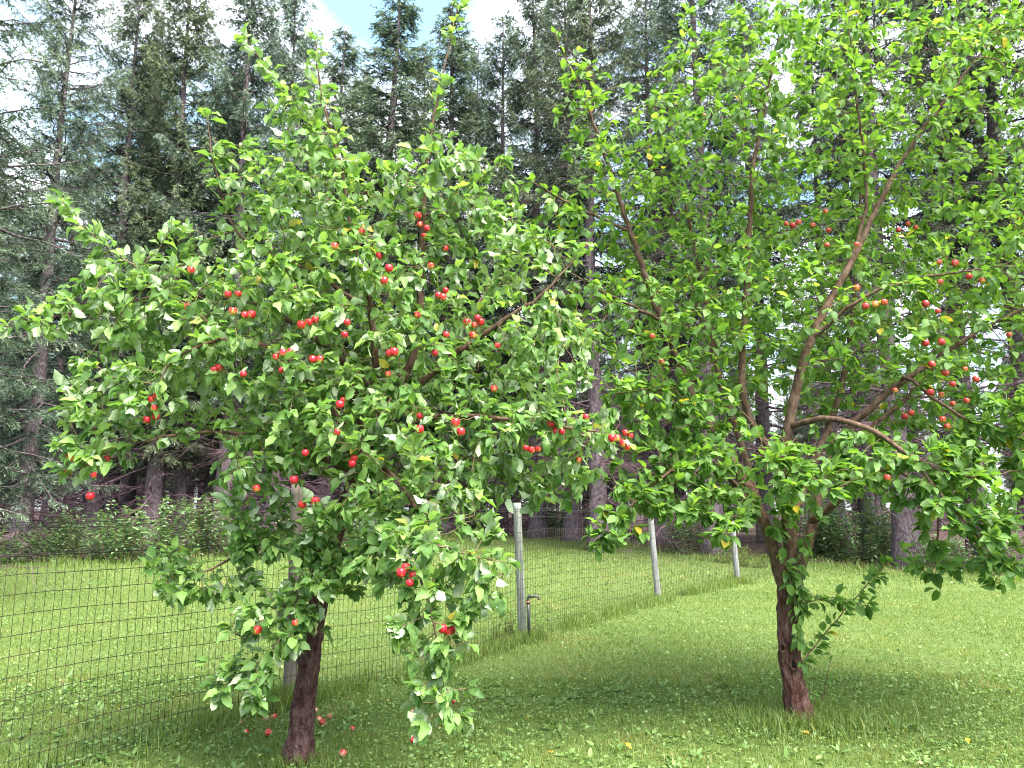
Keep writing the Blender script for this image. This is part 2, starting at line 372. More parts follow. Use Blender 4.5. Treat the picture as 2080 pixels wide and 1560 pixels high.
def ellipsoid_points(E, dens, seed):
    rg = np.random.default_rng(seed); out = []
    for (px, py, Y, rx, ry, rY, *w) in E:
        sc = Y / FPX; a, b = rx * sc, ry * sc; n = int(dens * (w[0] if w else 1) * 4.19 * a * b * rY) + 3
        v = rg.normal(size=(n, 3)); v /= np.linalg.norm(v, axis=1)[:, None]; v *= (rg.uniform(0, 1, n) ** .40)[:, None]
        c = pix(px, py, Y); out.append(c + v * np.array([a, rY, b]))
    return np.concatenate(out)

class AppleTree:
    def __init__(s, label, base):
        s.root = empty('apple_tree', tuple(base)); s.base = np.array(base); tag(s.root, label, 'apple tree', 'apple trees on the lawn')
    def make(s, trunk, limbs, shoots, ell, dens, barkm, leafm, leafo, protos, protos_hi, lsize, seed, per_node, thin=.0062, flip=.08, droop=0.0, di=.55, dk=.13, dense=None):
        rg = np.random.default_rng(seed); b = s.base
        loc = lambda P: np.asarray(P) - b
        nodes, par, rad, limb_ids = [], [], [], []
        def put(poly, anchor=True):
            Q = spline(np.array([list(pix(p[0], p[1], p[2])) + [p[3]] for p in poly]), .05)
            st = -1
            if nodes and anchor:
                d = np.linalg.norm(np.array(nodes) - Q[0, :3], axis=1); st = int(d.argmin())
            ids = []
            for q in Q:
                w = rg.normal(0, .0035, 3) if q[3] < .03 else 0
                nodes.append(q[:3] + w); rad.append(q[3]); par.append(st); st = len(nodes) - 1; ids.append(st)
            return ids
        tr = put(trunk)
        lim = [put(l) for l in limbs]; sho = [put(l) for l in shoots]
        fixed = len(nodes)
        att = ellipsoid_points(ell, dens, seed)
        zmin = att[:, 2] > .12; att = att[zmin]
        P, pr = colonize(nodes, par, att, di=di, dk=dk, seed=seed, droop=droop)
        n = len(P); kids = [[] for _ in range(n)]
        for i in range(n):
            if pr[i] >= 0: kids[pr[i]].append(i)
        R = np.zeros(n); order = []
        st = [i for i in range(n) if pr[i] < 0]
        while st:
            i = st.pop(); order.append(i); st += kids[i]
        e = 2.5
        for i in reversed(order):
            r = (sum(R[c] ** e for c in kids[i])) ** (1 / e) if kids[i] else .0019
            r = min(r, .02) if i >= fixed else r
            if i < fixed: r = rad[i]
            R[i] = r
        for i in order:                                             # side twigs never thicker than what bears them
            if pr[i] >= 0 and i >= fixed: R[i] = min(R[i], max(R[pr[i]] * .92, .0019))
        # trunk and limbs, each a mesh of its own
        mb = MB(); T = spline(np.array([list(pix(p[0], p[1], p[2])) + [p[3]] for p in trunk]), .022)
        T[0, 2] -= .06; flare = 1 + .6 * np.exp(-np.arange(len(T)) * .022 / .075)
        tube(mb, loc(T[:, :3]), T[:, 3] * flare, 44, disp=rough(.26, 3.0, seed)); mb.build('trunk', barkm, s.root)
        for ids, src in zip(lim + sho, list(limbs) + list(shoots)):
            mb = MB(); a = pr[ids[0]]; Q = P[ids]; rr = R[ids]
            if a >= 0 and np.linalg.norm(P[a] - Q[0]) > .004: Q = np.vstack([P[a], Q]); rr = np.concatenate([[rr[0]], rr])
            big = src[0][3] > .03
            if big:
                T = spline(np.column_stack([Q, rr]), .025); Q, rr = T[:, :3], T[:, 3]
                tube(mb, loc(Q), rr, 16, disp=rough(.10, 1.8, seed + 3)); mb.build('limb', M['limb'], s.root)
            else:
                tube(mb, loc(Q), rr, 7); mb.build('limb' if src[0][3] > .006 else 'shoot', M['limb'] if src[0][3] > .006 else M['twig'], s.root)
        # twigs
        mb = MB()
        for i in range(fixed, n):
            p = pr[i]; main = p >= fixed and kids[p] and max(kids[p], key=lambda c: R[c]) == i
            if main: continue
            ch = [p, i]; c = i
            while kids[c]: c = max(kids[c], key=lambda k: R[k]); ch.append(c)
            rr = R[ch].copy(); rr[0] = min(R[p], rr[1] * 1.15); tube(mb, loc(P[ch]), rr, 5 if rr[0] > .006 else 4, cap=False)
        tag(mb.build('twigs', M['twig'], s.root), kind='stuff')
        # leaves
        pos, dr = [], []; shs = set(j for q in sho for j in q)
        for i in range(n):
            if R[i] > (thin if i >= fixed else .0115) or pr[i] < 0: continue
            d = P[i] - P[pr[i]]; d /= np.linalg.norm(d) + 1e-9
            tipn = not kids[i]; pn = per_node * ((dense(P[i]) if dense else 1) if i not in shs else 1.0)
            k = (rg.poisson(pn * 2.1) if rg.uniform() < .46 or i in shs else 0) + (rg.integers(3, 6) if tipn else 0)
            for _ in range(k):
                v = rg.normal(size=3); v -= d * np.dot(v, d); v /= np.linalg.norm(v) + 1e-9
                L = d * rg.uniform(.35, 1.0) + v * rg.uniform(.5, 1.0); L[2] -= rg.uniform(-.1, .55)
                pos.append(P[i] + d * rg.uniform(-.03, .015)); dr.append(L / np.linalg.norm(L))
        pos, dr = np.array(pos), np.array(dr); m = len(pos)
        up = np.tile(np.array([0.05, -.28, 1.0]), (m, 1)) + rg.normal(0, .42, (m, 3))
        fl = rg.uniform(size=m) < flip; up[fl] = rg.normal(0, 1, (fl.sum(), 3)) + np.array([0, .8, -.3])
        bad = np.abs((dr * up).sum(1)) > .96 * np.linalg.norm(up, axis=1); up[bad] += rg.normal(0, .6, (bad.sum(), 3))
        Rm = leaf_frames(dr, up); size = rg.uniform(lsize[0], lsize[1], m) * (1 - .25 * (rg.uniform(size=m) < .25)); rnd = rg.uniform(size=m)
        s.P, s.R, s.fixed = P, R, fixed
        s.leaf = [pos, Rm, size, rnd]; s.lm = (leafm, leafo, protos, protos_hi); s.pr = pr
        print('apple tree nodes', n, 'leaves', m)
    def hang(s, pts, mesh, scale, near):
        pu, pv, pd = proj(s.P); ok = (s.R < .012)
        keep = np.ones(len(s.leaf[0]), bool)
        ctr = s.leaf[0] + s.leaf[1][:, :, 1] * (s.leaf[2] * .7)[:, None]; lu, lv, ld = proj(ctr)
        placed = []
        for (px, py) in pts:
            d2 = (pu - px) ** 2 + (pv + 14 - py) ** 2
            c = np.where(ok & (d2 < 46 ** 2))[0]
            if not len(c): c = np.where(ok)[0]; c = c[np.argsort(d2[c])[:3]]
            k = c[np.argmin(pd[c] + .006 * np.sqrt(d2[c]))]
            r = ray(px, py); org = np.array([0, 0, CAM_Z]); q = org + r * (s.P[k, 1] / r[1])
            sz = scale * RNG.uniform(.78, 1.15)
            for _ in range(12):
                hit = [o for o in placed if np.linalg.norm(o[0] - q) < .026 * (o[1] + sz)]
                if not hit: break
                q = org + (q - org) * 1.012 if _ % 2 else q + RNG.normal(0, .006, 3)
            placed.append((q, sz))
            a = link('apple', mesh, s.root); a.location = Vector(q - s.base); a.scale = (sz,) * 3
            e = Matrix.Rotation(AP_YAW.uniform(0, 6.28), 3, 'Z') @ Matrix.Rotation(AP_YAW.uniform(-.3, .3), 3, 'X'); a.rotation_euler = e.to_euler()
            top = Vector(q) + e @ Vector((0, 0, .019 * sz)); v = Vector(s.P[k]) - top
            if v.length < .012: v = Vector((0, 0, .03))
            st = link('stalk', STALK, a); st.location = (0, 0, .019)
            lv_ = e.transposed() @ v / sz; L = lv_.length; Rl = rot_to(lv_.normalized()); st.rotation_euler = Rl.to_euler(); st.scale = (1, 1, L)
            dist = proj(q)[2]; rp = .0275 * sz / dist * FPX
            keep &= ~(((lu - px) ** 2 + (lv - py) ** 2 < (rp * .75) ** 2) & (ld < dist + .02))
        s.leaf = [x[keep] for x in s.leaf]
    def leaves(s, count=295):
        pos, Rm, size, rnd = s.leaf; leafm, leafo, protos, hi = s.lm
        ctr = pos + Rm[:, :, 1] * (size * .7)[:, None]; u, v, d = proj(ctr)
        vis = (u > 0) & (u < 2080) & (v > 0) & (v < 1560)
        toc = np.array([0, 0, CAM_Z]) - ctr; toc /= np.linalg.norm(toc, axis=1)[:, None]
        face = np.abs((Rm[:, :, 2] * toc).sum(1)); score = np.where(vis, size / d * (.35 + face), 0)
        # front-most per screen cell: leaves one sees whole
        cell = (u // 26).astype(int) * 1000 + (v // 26).astype(int); best = {}
        for i in np.argsort(d):
            if vis[i] and cell[i] not in best: best[cell[i]] = i
        cand = np.array(list(best.values())); cand = cand[np.argsort(-score[cand])][:count]
        meshes = []
        for k, (V, q, t, U) in enumerate(hi):
            mb = MB(); mb.add(V, q, t, .5, U); meshes.append(mb.mesh('leaf', leafo))
        for j, i in enumerate(cand):
            o = link('leaf', meshes[j % len(meshes)], s.root)
            m3 = Matrix([list(r) for r in Rm[i]]); o.matrix_basis = Matrix.Translation(Vector(pos[i] - s.base)) @ m3.to_4x4() @ Matrix.Scale(float(size[i]), 4)
        rest = np.ones(len(pos), bool); rest[cand] = False
        mb = MB(); add_leaves(mb, protos, pos[rest] - s.base, Rm[rest], size[rest], rnd[rest])
        tag(mb.build('crown', leafm, s.root), kind='stuff')

pa = [leaf_proto(i, 4, .30, .20) for i in range(22)]; pah = [leaf_proto(50 + i, 9, .30, .17) for i in range(10)]
pb = [leaf_proto(100 + i, 4, .33, .10) for i in range(20)]; pbh = [leaf_proto(150 + i, 9, .33, .09) for i in range(10)]

b1 = ground(604, 1546); Y1 = b1[1]
t1 = AppleTree('smaller apple tree with drooping branches and many red apples, left of the two', b1)
TR1 = [(604, 1546, Y1, .066), (618, 1420, Y1 - .02, .062), (636, 1290, Y1 - .03, .056), (655, 1180, Y1 - .04, .050), (680, 1090, Y1 - .04, .044), (712, 1000, Y1 - .03, .041), (745, 900, Y1 - .02, .037)]
y = Y1
L1 = [
 [(745, 900, y, .034), (800, 800, y, .030), (846, 700, y - .05, .026), (856, 500, y - .1, .018), (868, 330, y - .12, .011), (893, 180, y - .12, .007), (930, 15, y - .1, .003)],
 [(742, 905, y, .030), (762, 760, y - .12, .024), (752, 620, y - .25, .018), (712, 460, y - .3, .013), (690, 330, y - .33, .009), (655, 200, y - .35, .006), (640, 85, y - .35, .003)],
 [(735, 925, y, .026), (650, 800, y - .25, .020), (560, 712, y - .4, .015), (470, 690, y - .55, .012), (400, 705, y - .62, .009), (340, 745, y - .65, .006), (318, 795, y - .66, .003)],
 [(757, 790, y, .022), (630, 680, y + .05, .018), (520, 622, y - .05, .014), (380, 600, y - .15, .010), (210, 622, y - .25, .006), (20, 665, y - .3, .0025)],
 [(770, 855, y, .026), (905, 735, y - .1, .020), (1010, 660, y - .15, .014), (1110, 590, y - .2, .009), (1195, 490, y - .2, .003)],
 [(745, 905, y, .022), (880, 850, y - .25, .017), (1020, 850, y - .4, .012), (1150, 868, y - .45, .008), (1265, 885, y - .45, .003)],
 [(690, 1030, y - .05, .016), (655, 1110, y - .3, .012), (612, 1205, y - .42, .009), (560, 1265, y - .48, .005), (500, 1300, y - .5, .003)],
 [(735, 920, y, .020), (790, 960, y - .35, .015), (850, 1045, y - .65, .011), (845, 1130, y - .78, .009), (872, 1230, y - .85, .006), (893, 1330, y - .9, .004), (905, 1440, y - .9, .0025)],
 [(742, 905, y, .026), (700, 720, y + .45, .019), (610, 600, y + .85, .012), (540, 480, y + 1.0, .004)],
 [(748, 890, y, .026), (900, 720, y + .5, .018), (1000, 570, y + .8, .011), (1060, 420, y + .9, .004)],
 [(722, 960, y, .018), (560, 890, y - .25, .013), (380, 880, y - .45, .009), (230, 915, y - .55, .005), (150, 960, y - .55, .0025)],
 [(672, 1110, y - .05, .011), (540, 1100, y - .2, .008), (430, 1155, y - .3, .006), (320, 1195, y - .35, .0025)],
 [(752, 630, y - .25, .014), (620, 545, y - .3, .011), (490, 480, y - .35, .008), (440, 360, y - .4, .005), (420, 235, y - .42, .0025)],
 [(700, 1010, y, .016), (860, 930, y + .5, .012), (1000, 940, y + .7, .006), (1120, 1000, y + .7, .003)],
]
S1 = [
 [(690, 330, y - .33, .005), (590, 200, y - .38, .004), (495, 75, y - .4, .002)],
 [(470, 690, y - .55, .005), (300, 560, y - .5, .004), (180, 470, y - .5, .003), (125, 410, y - .5, .002)],
 [(900, 440, y - .1, .005), (960, 380, y - .12, .004), (1025, 320, y - .15, .002)],
 [(850, 1090, y - .75, .006), (930, 1120, y - .85, .004), (1020, 1140, y - .9, .002)],
 [(600, 1225, y - .42, .005), (560, 1310, y - .5, .004), (460, 1390, y - .5, .002)],
]
E1 = [(680, 690, y - .1, 320, 250, .85), (330, 640, y - .3, 220, 120, .45), (130, 650, y - .3, 110, 50, .25, 2.2), (270, 800, y - .45, 160, 90, .4, 1.6),
 (190, 910, y - .55, 80, 60, .2, 3), (1050, 720, y, 170, 130, .6), (1120, 880, y - .35, 140, 70, .4), (760, 880, y - .35, 320, 110, .6, 1.2),
 (640, 420, y - .15, 200, 160, .6), (900, 400, y - .1, 130, 130, .45), (620, 230, y - .3, 100, 80, .25), (430, 520, y - .3, 120, 70, .35),
 (850, 1010, y - .6, 160, 80, .3, 2.2), (880, 1130, y - .8, 130, 80, .24, 2.6), (880, 1270, y - .88, 90, 100, .18, 3), (890, 1410, y - .9, 75, 60, .14, 4),
 (540, 1090, y - .25, 90, 60, .25, 1.8), (420, 1180, y - .3, 110, 50, .2, 2.4), (560, 1260, y - .45, 110, 80, .2, 2.4), (470, 1360, y - .5, 70, 55, .14, 3),
 (520, 940, y - .4, 110, 100, .3, 1.8), (1080, 970, y - .1, 130, 60, .3, 1.8), (690, 1110, y - .35, 90, 80, .22, 2.6), (720, 1040, y - .5, 120, 60, .25, 2.4), (650, 1190, y - .45, 90, 60, .2, 2.8), (770, 1120, y - .65, 70, 70, .2, 2.4), (965, 1180, y - .85, 70, 70, .18, 2.6), (940, 1070, y - .7, 90, 60, .22, 2.2), (360, 1150, y - .3, 60, 60, .15, 2), (520, 1400, y - .5, 60, 50, .14, 2.6), (1000, 500, y, 120, 110, .45)]
t1.make(TR1, L1, S1, E1, 1000, M['bark'], M['leaf_a'], M['leaf_ao'], pa, pah, (.050, .096), 11, 2.9, thin=.0066, flip=.16, droop=.10, dk=.09, dense=lambda p: 1.9 if p[2] < 1.42 else (1.15 if p[2] < 2.4 else .85))
A1 = [(388, 549), (383, 625), (473, 632), (484, 597), (497, 640), (510, 637), (463, 598), (318, 803), (307, 812), (313, 829), (316, 846), (298, 853), (435, 752), (447, 746), (494, 760), (560, 725), (575, 717), (590, 714), (572, 752), (635, 730), (650, 730), (612, 660), (627, 655), (640, 650), (148, 930), (141, 922), (138, 961), (218, 932), (190, 965), (183, 1008), (685, 878), (620, 920), (597, 975), (521, 992), (640, 1018), (614, 1025), (690, 822), (697, 813), (715, 942), (719, 931), (849, 438), (853, 456), (867, 464), (861, 479), (905, 505), (875, 540), (905, 590), (899, 604), (890, 600), (800, 715), (793, 717), (788, 760), (883, 717), (906, 680), (970, 646), (963, 660), (979, 656), (948, 655), (960, 681), (1010, 702), (852, 872), (925, 858), (936, 877), (1003, 790), (853, 845), (1190, 847), (1120, 860), (1128, 876), (1141, 877), (1243, 890), (1255, 889), (1270, 879), (1281, 885), (1266, 901), (1274, 909), (1068, 910), (1080, 914), (1093, 912), (1176, 935), (815, 1163), (826, 1159), (832, 1184), (838, 1170), (899, 1277), (909, 1281), (919, 1278), (523, 1280), (599, 1265), (588, 1262), (790, 545), (770, 520), (780, 570), (700, 680), (705, 655), (680, 500), (848, 640), (735, 470)]
t1.hang(A1, AP_A, .72, True); t1.leaves()

b2 = ground(1626, 1466); y = b2[1]
t2 = AppleTree('taller apple tree with several upright stems and round leaves, right of the two', b2)
TR2 = [(1628, 1466, y, .072), (1612, 1390, y, .069), (1604, 1320, y, .070), (1602, 1250, y, .070), (1600, 1190, y, .067), (1597, 1140, y, .052)]
L2 = [
 [(1590, 1185, y, .046), (1566, 1100, y - .02, .042), (1525, 1000, y, .038), (1450, 880, y, .034), (1400, 790, y, .030), (1340, 640, y, .025), (1280, 470, y - .05, .019), (1205, 250, y - .1, .011), (1128, 70, y - .1, .003)],
 [(1603, 1180, y, .046), (1606, 1060, y - .06, .042), (1598, 950, y - .15, .038), (1602, 865, y - .2, .034), (1645, 695, y - .2, .029), (1725, 540, y - .2, .024), (1830, 330, y - .2, .016), (1960, 150, y - .2, .009), (2060, 20, y - .2, .003)],
 [(1616, 1185, y + .03, .040), (1646, 1085, y + .05, .034), (1668, 990, y + .1, .030), (1710, 890, y + .1, .027), (1790, 810, y, .024), (1900, 730, y - .1, .019), (2020, 655, y - .2, .012), (2160, 590, y - .2, .004)],
 [(1599, 945, y - .12, .030), (1530, 865, y + .1, .028), (1507, 780, y + .1, .026), (1515, 600, y + .05, .023), (1530, 350, y, .017), (1552, 220, y, .011), (1592, 20, y - .05, .003)],
 [(1550, 1060, y, .030), (1505, 900, y + .3, .026), (1462, 770, y + .4, .023), (1440, 640, y + .45, .019), (1400, 450, y + .5, .012), (1360, 230, y + .5, .003)],
 [(1602, 868, y - .2, .024), (1668, 850, y - .42, .020), (1760, 868, y - .6, .017), (1855, 930, y - .7, .013), (1960, 968, y - .8, .009), (2070, 955, y - .85, .003)],
 [(1650, 1060, y + .05, .028), (1725, 1000, y - .2, .022), (1820, 955, y - .4, .015), (1900, 1040, y - .5, .009), (1895, 1150, y - .55, .003)],
 [(1606, 1055, y, .030), (1690, 850, y + .5, .026), (1725, 700, y + .7, .021), (1745, 450, y + .9, .013), (1765, 180, y + .9, .004)],
 [(1562, 1095, y, .026), (1490, 850, y + .7, .020), (1420, 640, y + 1.1, .013), (1380, 480, y + 1.2, .004)],
 [(1545, 1050, y, .020), (1455, 945, y - .4, .015), (1385, 945, y - .55, .011), (1300, 1010, y - .65, .007), (1215, 1110, y - .7, .0025)],
 [(1594, 1085, y, .020), (1590, 960, y - .45, .015), (1560, 925, y - .65, .010), (1620, 950, y - .8, .006), (1690, 1000, y - .85, .0025)],
 [(1645, 690, y - .2, .018), (1760, 600, y - .4, .013), (1900, 560, y - .5, .008), (2060, 540, y - .5, .003)],
 [(1725, 540, y - .2, .015), (1760, 400, y - .2, .012), (1740, 200, y - .25, .007), (1720, 10, y - .25, .003)],
 [(1280, 470, y - .05, .013), (1170, 420, y - .1, .009), (1080, 370, y - .15, .004)],
 [(1345, 650, y, .014), (1240, 600, y - .2, .009), (1130, 540, y - .2, .003)],
 [(1830, 760, y - .1, .014), (1960, 850, y - .4, .010), (2090, 900, y - .5, .004)],
 [(1690, 920, y + .1, .022), (1850, 800, y + .7, .016), (2000, 600, y + 1.0, .010), (2090, 400, y + 1.0, .004)],
 [(1500, 1000, y - .1, .012), (1440, 1010, y - .5, .008), (1480, 1090, y - .7, .0025)],
 [(1850, 930, y - .7, .010), (1950, 1050, y - .8, .007), (2040, 1150, y - .85, .0025)],
]
S2 = [
 [(1630, 1345, y - .08, .005), (1690, 1270, y - .12, .0045), (1760, 1190, y - .15, .0035), (1832, 1118, y - .18, .002)],
 [(1622, 1230, y - .07, .005), (1680, 1215, y - .2, .004), (1760, 1230, y - .3, .0018)],
 [(1580, 1040, y - .10, .004), (1590, 1120, y - .12, .004), (1612, 1200, y - .11, .004), (1622, 1300, y - .11, .003)],
 [(1640, 1090, y - .08, .004), (1625, 1160, y - .10, .004), (1630, 1240, y - .1, .003)],
 [(1400, 790, y, .006), (1330, 790, y - .4, .005), (1250, 800, y - .55, .003)],
]
E2 = [(1500, 260, y, 220, 210, 1.0, .45), (1760, 230, y, 230, 220, 1.1, .38), (2010, 250, y, 190, 250, 1.0, .42), (1300, 350, y, 180, 150, .8, .55), (1180, 210, y - .1, 80, 120, .35, 1.5), (1150, 440, y - .1, 130, 80, .4, .9),
 (1410, 560, y + .45, 210, 150, .8, .6), (1700, 560, y + .6, 230, 160, .9, .5), (1600, 600, y - .5, 330, 150, .35, .42), (1400, 660, y - .4, 170, 110, .35, .9), (1880, 700, y - .5, 150, 120, .3, .5), (1990, 560, y, 190, 170, 1.2, .55), (1520, 740, y + .7, 210, 110, .65, .6), (1800, 750, y + .6, 240, 110, .75, .55),
 (2060, 850, y - .3, 160, 120, .8), (1260, 640, y - .2, 150, 100, .5, 1.7), (1350, 980, y - .55, 150, 75, .35, 3.2), (1250, 1080, y - .7, 80, 55, .2, 4), (1440, 1050, y - .65, 100, 70, .25, 3.4),
 (1620, 960, y - .65, 160, 75, .38, 3), (1850, 950, y - .55, 180, 80, .4, 2.4), (2010, 1050, y - .75, 150, 90, .35, 3), (2030, 1150, y - .8, 120, 50, .2, 3.4), (1890, 1160, y - .55, 50, 60, .15, 4),
 (1560, 50, y, 200, 110, .8, .8), (1760, 20, y, 150, 90, .7, .7), (2000, 30, y, 140, 100, .7, .8), (1380, 830, y - .3, 140, 90, .45, 1.8), (2200, 400, y, 150, 300, 1.0, .6), (2200, 800, y, 120, 250, .9, .6),
 (1400, 120, y, 90, 100, .4, .9), (1580, 1040, y - .4, 110, 50, .2, 3), (1640, 600, y + 1.2, 350, 260, .5, .7), (1280, 760, y - .3, 110, 80, .35, 1.6), (1300, 890, y - .5, 110, 60, .3, 2.4), (1520, 900, y - .55, 110, 50, .3, 2)]
t2.make(TR2, L2, S2, E2, 400, M['bark2'], M['leaf_b'], M['leaf_bo'], pb, pbh, (.054, .088), 23, 2.5, thin=.0066, flip=.03, droop=-.02, dk=.105, dense=lambda p: 2.3 if (p[2] < 2.1 and p[1] < b2[1] - .2) else (1.35 if p[2] < 2.3 else .74))
A2 = [(1430, 236), (1597, 455), (1610, 458), (1622, 452), (1651, 458), (1677, 430), (1683, 468), (1680, 498), (1740, 497), (1845, 455), (1860, 462), (1825, 467), (1740, 585), (1758, 622), (1778, 618), (1796, 614), (1940, 535), (1908, 533), (1968, 562), (1910, 573), (1880, 617), (1995, 570), (2050, 680), (1880, 697), (1912, 695), (1893, 740), (1920, 757), (1960, 750), (1982, 770), (1935, 780), (1890, 797), (1912, 802), (1818, 793), (1935, 820), (1963, 814), (1838, 846), (1851, 839), (1914, 852), (1924, 866), (1325, 683), (1345, 735), (1802, 970), (1905, 632)]
t2.hang(A2, AP_B, .75, True); t2.leaves()
# pruning scars and sprouts on the right tree
def knot(root, base, px, py, Y, r):
    c = pix(px, py, Y); toc = np.array([0, 0, CAM_Z]) - c; toc[2] = 0; toc /= np.linalg.norm(toc)
    x = np.cross(toc, [0, 0, 1]); mb = MB(); a = np.linspace(0, 2 * math.pi, 22)
    P = c + np.outer(np.cos(a) * r * .62, x) + np.outer(np.sin(a) * r, [0, 0, 1.0]) - np.outer(.35 * r * np.abs(np.cos(a)), toc)
    tube(mb, P - base, .0075 + .002 * np.sin(a * 3), 8, cap=False); k = mb.build('knot', M['bark2'], root)
    mb = MB(); Pc = c + np.outer(np.cos(a) * r * .55, x) + np.outer(np.sin(a) * r * .92, [0, 0, 1.0]) - np.outer(.3 * r * np.abs(np.cos(a)) + .002, toc)
    mb.add(np.vstack([Pc, c - toc * .004]) - base, t=[[i, i + 1, len(a)] for i in range(len(a) - 1)]); mb.build('hollow', M['dark'], k)
knot(t2.root, t2.base, 1590, 1316, y - .080, .028); knot(t2.root, t2.base, 1612, 1350, y - .084, .032)
for i, (x0, x1, yt) in enumerate([(1642, 1634, 1340), (1650, 1640, 1330), (1655, 1652, 1360), (1662, 1690, 1330)]):
    g = ground(x0, 1462 - i * 3); mb = MB(); Q = spline(np.array([g - [0, 0, .03], pix((x0 + x1) / 2, (1460 + yt) / 2, g[1]), pix(x1, yt, g[1] - .02)]), .05)
    tube(mb, Q - t2.base, np.linspace(.0035, .0018, len(Q)), 5); sp = mb.build('sprout', M['twig'], t2.root)
    mb = MB(); k = 7; ii = RNG.integers(2, len(Q), k); d = RNG.normal(size=(k, 3)) + [0, -.3, .2]
    add_leaves(mb, pb, Q[ii] - t2.base, leaf_frames(d, np.tile([0, -.3, 1.0], (k, 1)) + RNG.normal(0, .2, (k, 3))), RNG.uniform(.03, .055, k), RNG.uniform(.3, .95, k)); mb.build('leaves', M['leaf_b'], sp)

# ------------------------------------------------------------------ fence
posts_px = [(586, 1432, 985, .047, 'post_brown', 0.0), (1061, 1300, 1022, .046, 'post_grey', -.035), (1337, 1222, 1040, .047, 'post_pale', -.06), (1499, 1184, 1060, .05, 'post_pale', -.05)]
PB = [ground(p[0], p[1]) for p in posts_px]
fence = empty('wire_fence', tuple(PB[0])); F0 = PB[0]
tag(fence, 'welded wire mesh fence on round wooden posts running back across the lawn', 'fence')
plabel = ['brown weathered post behind the left apple tree', 'grey green post with a knot beside the black standpipe', 'pale grey post, second farthest', 'pale grey post farthest along the fence']
for i, (p, g) in enumerate(zip(posts_px, PB)):
    top = pix(p[0], p[2], g[1]); h = top[2] - g[2]; mb = MB(); n = 26; zz = np.linspace(-.25, h, n)
    P = np.stack([g[0] + p[5] * np.maximum(zz, 0) + .004 * np.sin(zz * 3 + i), g[1] + 0 * zz, g[2] + zz], -1) - F0
    R = p[3] * (1.04 - .07 * np.clip(zz / h, 0, 1)); P[-1, 2] += .004
    tube(mb, P, R, 16, disp=rough(.05, 1.2, i * 7)); o = mb.build('post', M[p[4]], fence); o['label'] = plabel[i]
dirn = PB[1] - PB[0]; dirn[2] = 0; dl = np.linalg.norm(dirn); dirn /= dl
start = PB[0] - dirn * 2.75; endd = PB[3] + (PB[3] - PB[2]) / np.linalg.norm(PB[3] - PB[2]) * 3.2
way = [start] + PB + [endd]; off = np.array([.05, -.03, 0])
cum = [0]
for a, b in zip(way[:-1], way[1:]): cum.append(cum[-1] + np.linalg.norm((b - a)[:2]))
def fpt(sv, h):
    sv = np.asarray(sv, float); x = np.interp(sv, cum, [w[0] for w in way]) + off[0]; yy = np.interp(sv, cum, [w[1] for w in way]) + off[1]
    x = x + .012 * np.sin(sv * 2.1 + h * 3) ; return np.stack([x, yy, gz(x, yy) + h + .02 * np.sin(sv * 1.3) + .008 * np.sin(sv * 4.1 + h * 5)], -1)
TOP = 1.16; rows = np.arange(.02, TOP + .01, .1036)
for h in rows:
    sv = np.arange(0, cum[-1], .16); mb = MB(); P = fpt(sv, h); P[:, 2] += RNG.normal(0, .0015, len(sv)); tube(mb, P - F0, .0019 if h < TOP - .05 else .0024, 4); mb.build('horizontal_wire', M['wire'], fence)
sv = 0.02; vi = 0; rest = MB()
while sv < cum[-1]:
    hh = np.array([-.02, .22, .46, .7, .94, rows[-1]]); P = fpt(np.full(6, sv) + RNG.normal(0, .003, 6) + .004 * math.sin(sv * 9), 0); P[:, 2] += hh
    if vi < 292: mb = MB(); tube(mb, P - F0, .0018, 3); mb.build('vertical_wire', M['wire'], fence)
    else: tube(rest, P - F0, .0014, 3)
    vi += 1; sv += .0508
if rest.n: tag(rest.build('far_wire_mesh', M['wire'], fence), kind='stuff')
for hs in ([1.36, 1.37, 1.47, 1.42, 1.40, 1.38], [1.335, 1.34, 1.44, 1.40, 1.38, 1.35], [1.185, 1.21, 1.36, 1.33, 1.3, 1.28]):
    sv = np.arange(0, cum[-1], .12); k = np.interp(sv, [cum[0], cum[0] + 1.5, cum[1], cum[2], cum[3], cum[4]], hs)
    mb = MB(); P = fpt(sv, 0); P[:, 2] += k - .03 * np.abs(np.sin((sv - cum[1]) * 1.1)); tube(mb, P - F0, .0019, 4); mb.build('strand_wire', M['strand'], fence)

# standpipe with tap beside the second post
g = PB[1] + np.array([.075, -.09, 0]); g[2] = gz(g[0], g[1]); sp = empty('water_standpipe', tuple(g)); tag(sp, 'black water standpipe with a tap strapped against the grey post', 'water tap')
ztop = pix(1072, 1212, g[1])[2] - g[2]; lean = -.012
mb = MB(); tube(mb, [(0, 0, -.1), (lean * .5, 0, ztop * .5), (lean, 0, ztop - .05)], .017, 12); mb.build('pipe', M['pipe'], sp)
mb = MB(); tube(mb, [(lean, 0, ztop - .075), (lean, 0, ztop - .045)], .022, 8); mb.build('coupling', M['brass'], sp)
mb = MB(); tube(mb, spline(np.array([(lean, 0, ztop - .05), (lean, 0, ztop - .012), (lean + .02, -.002, ztop + .004), (lean + .06, -.004, ztop + .002)]), .008), .016, 10); mb.build('elbow', M['pipe'], sp)
mb = MB(); tube(mb, spline(np.array([(lean + .06, -.004, ztop + .002), (lean + .10, -.006, ztop + .002), (lean + .115, -.006, ztop - .012), (lean + .117, -.006, ztop - .035)]), .008), [.014] * 3 + [.012] * 30 if False else .0125, 10); tp = mb.build('tap', M['tap'], sp)
mb = MB(); tube(mb, [(lean + .085, -.006, ztop + .01), (lean + .085, -.006, ztop + .032)], .005, 6); tube(mb, [(lean + .06, -.006, ztop + .034), (lean + .11, -.006, ztop + .034)], .006, 6); mb.build('handle', M['tap'], tp)

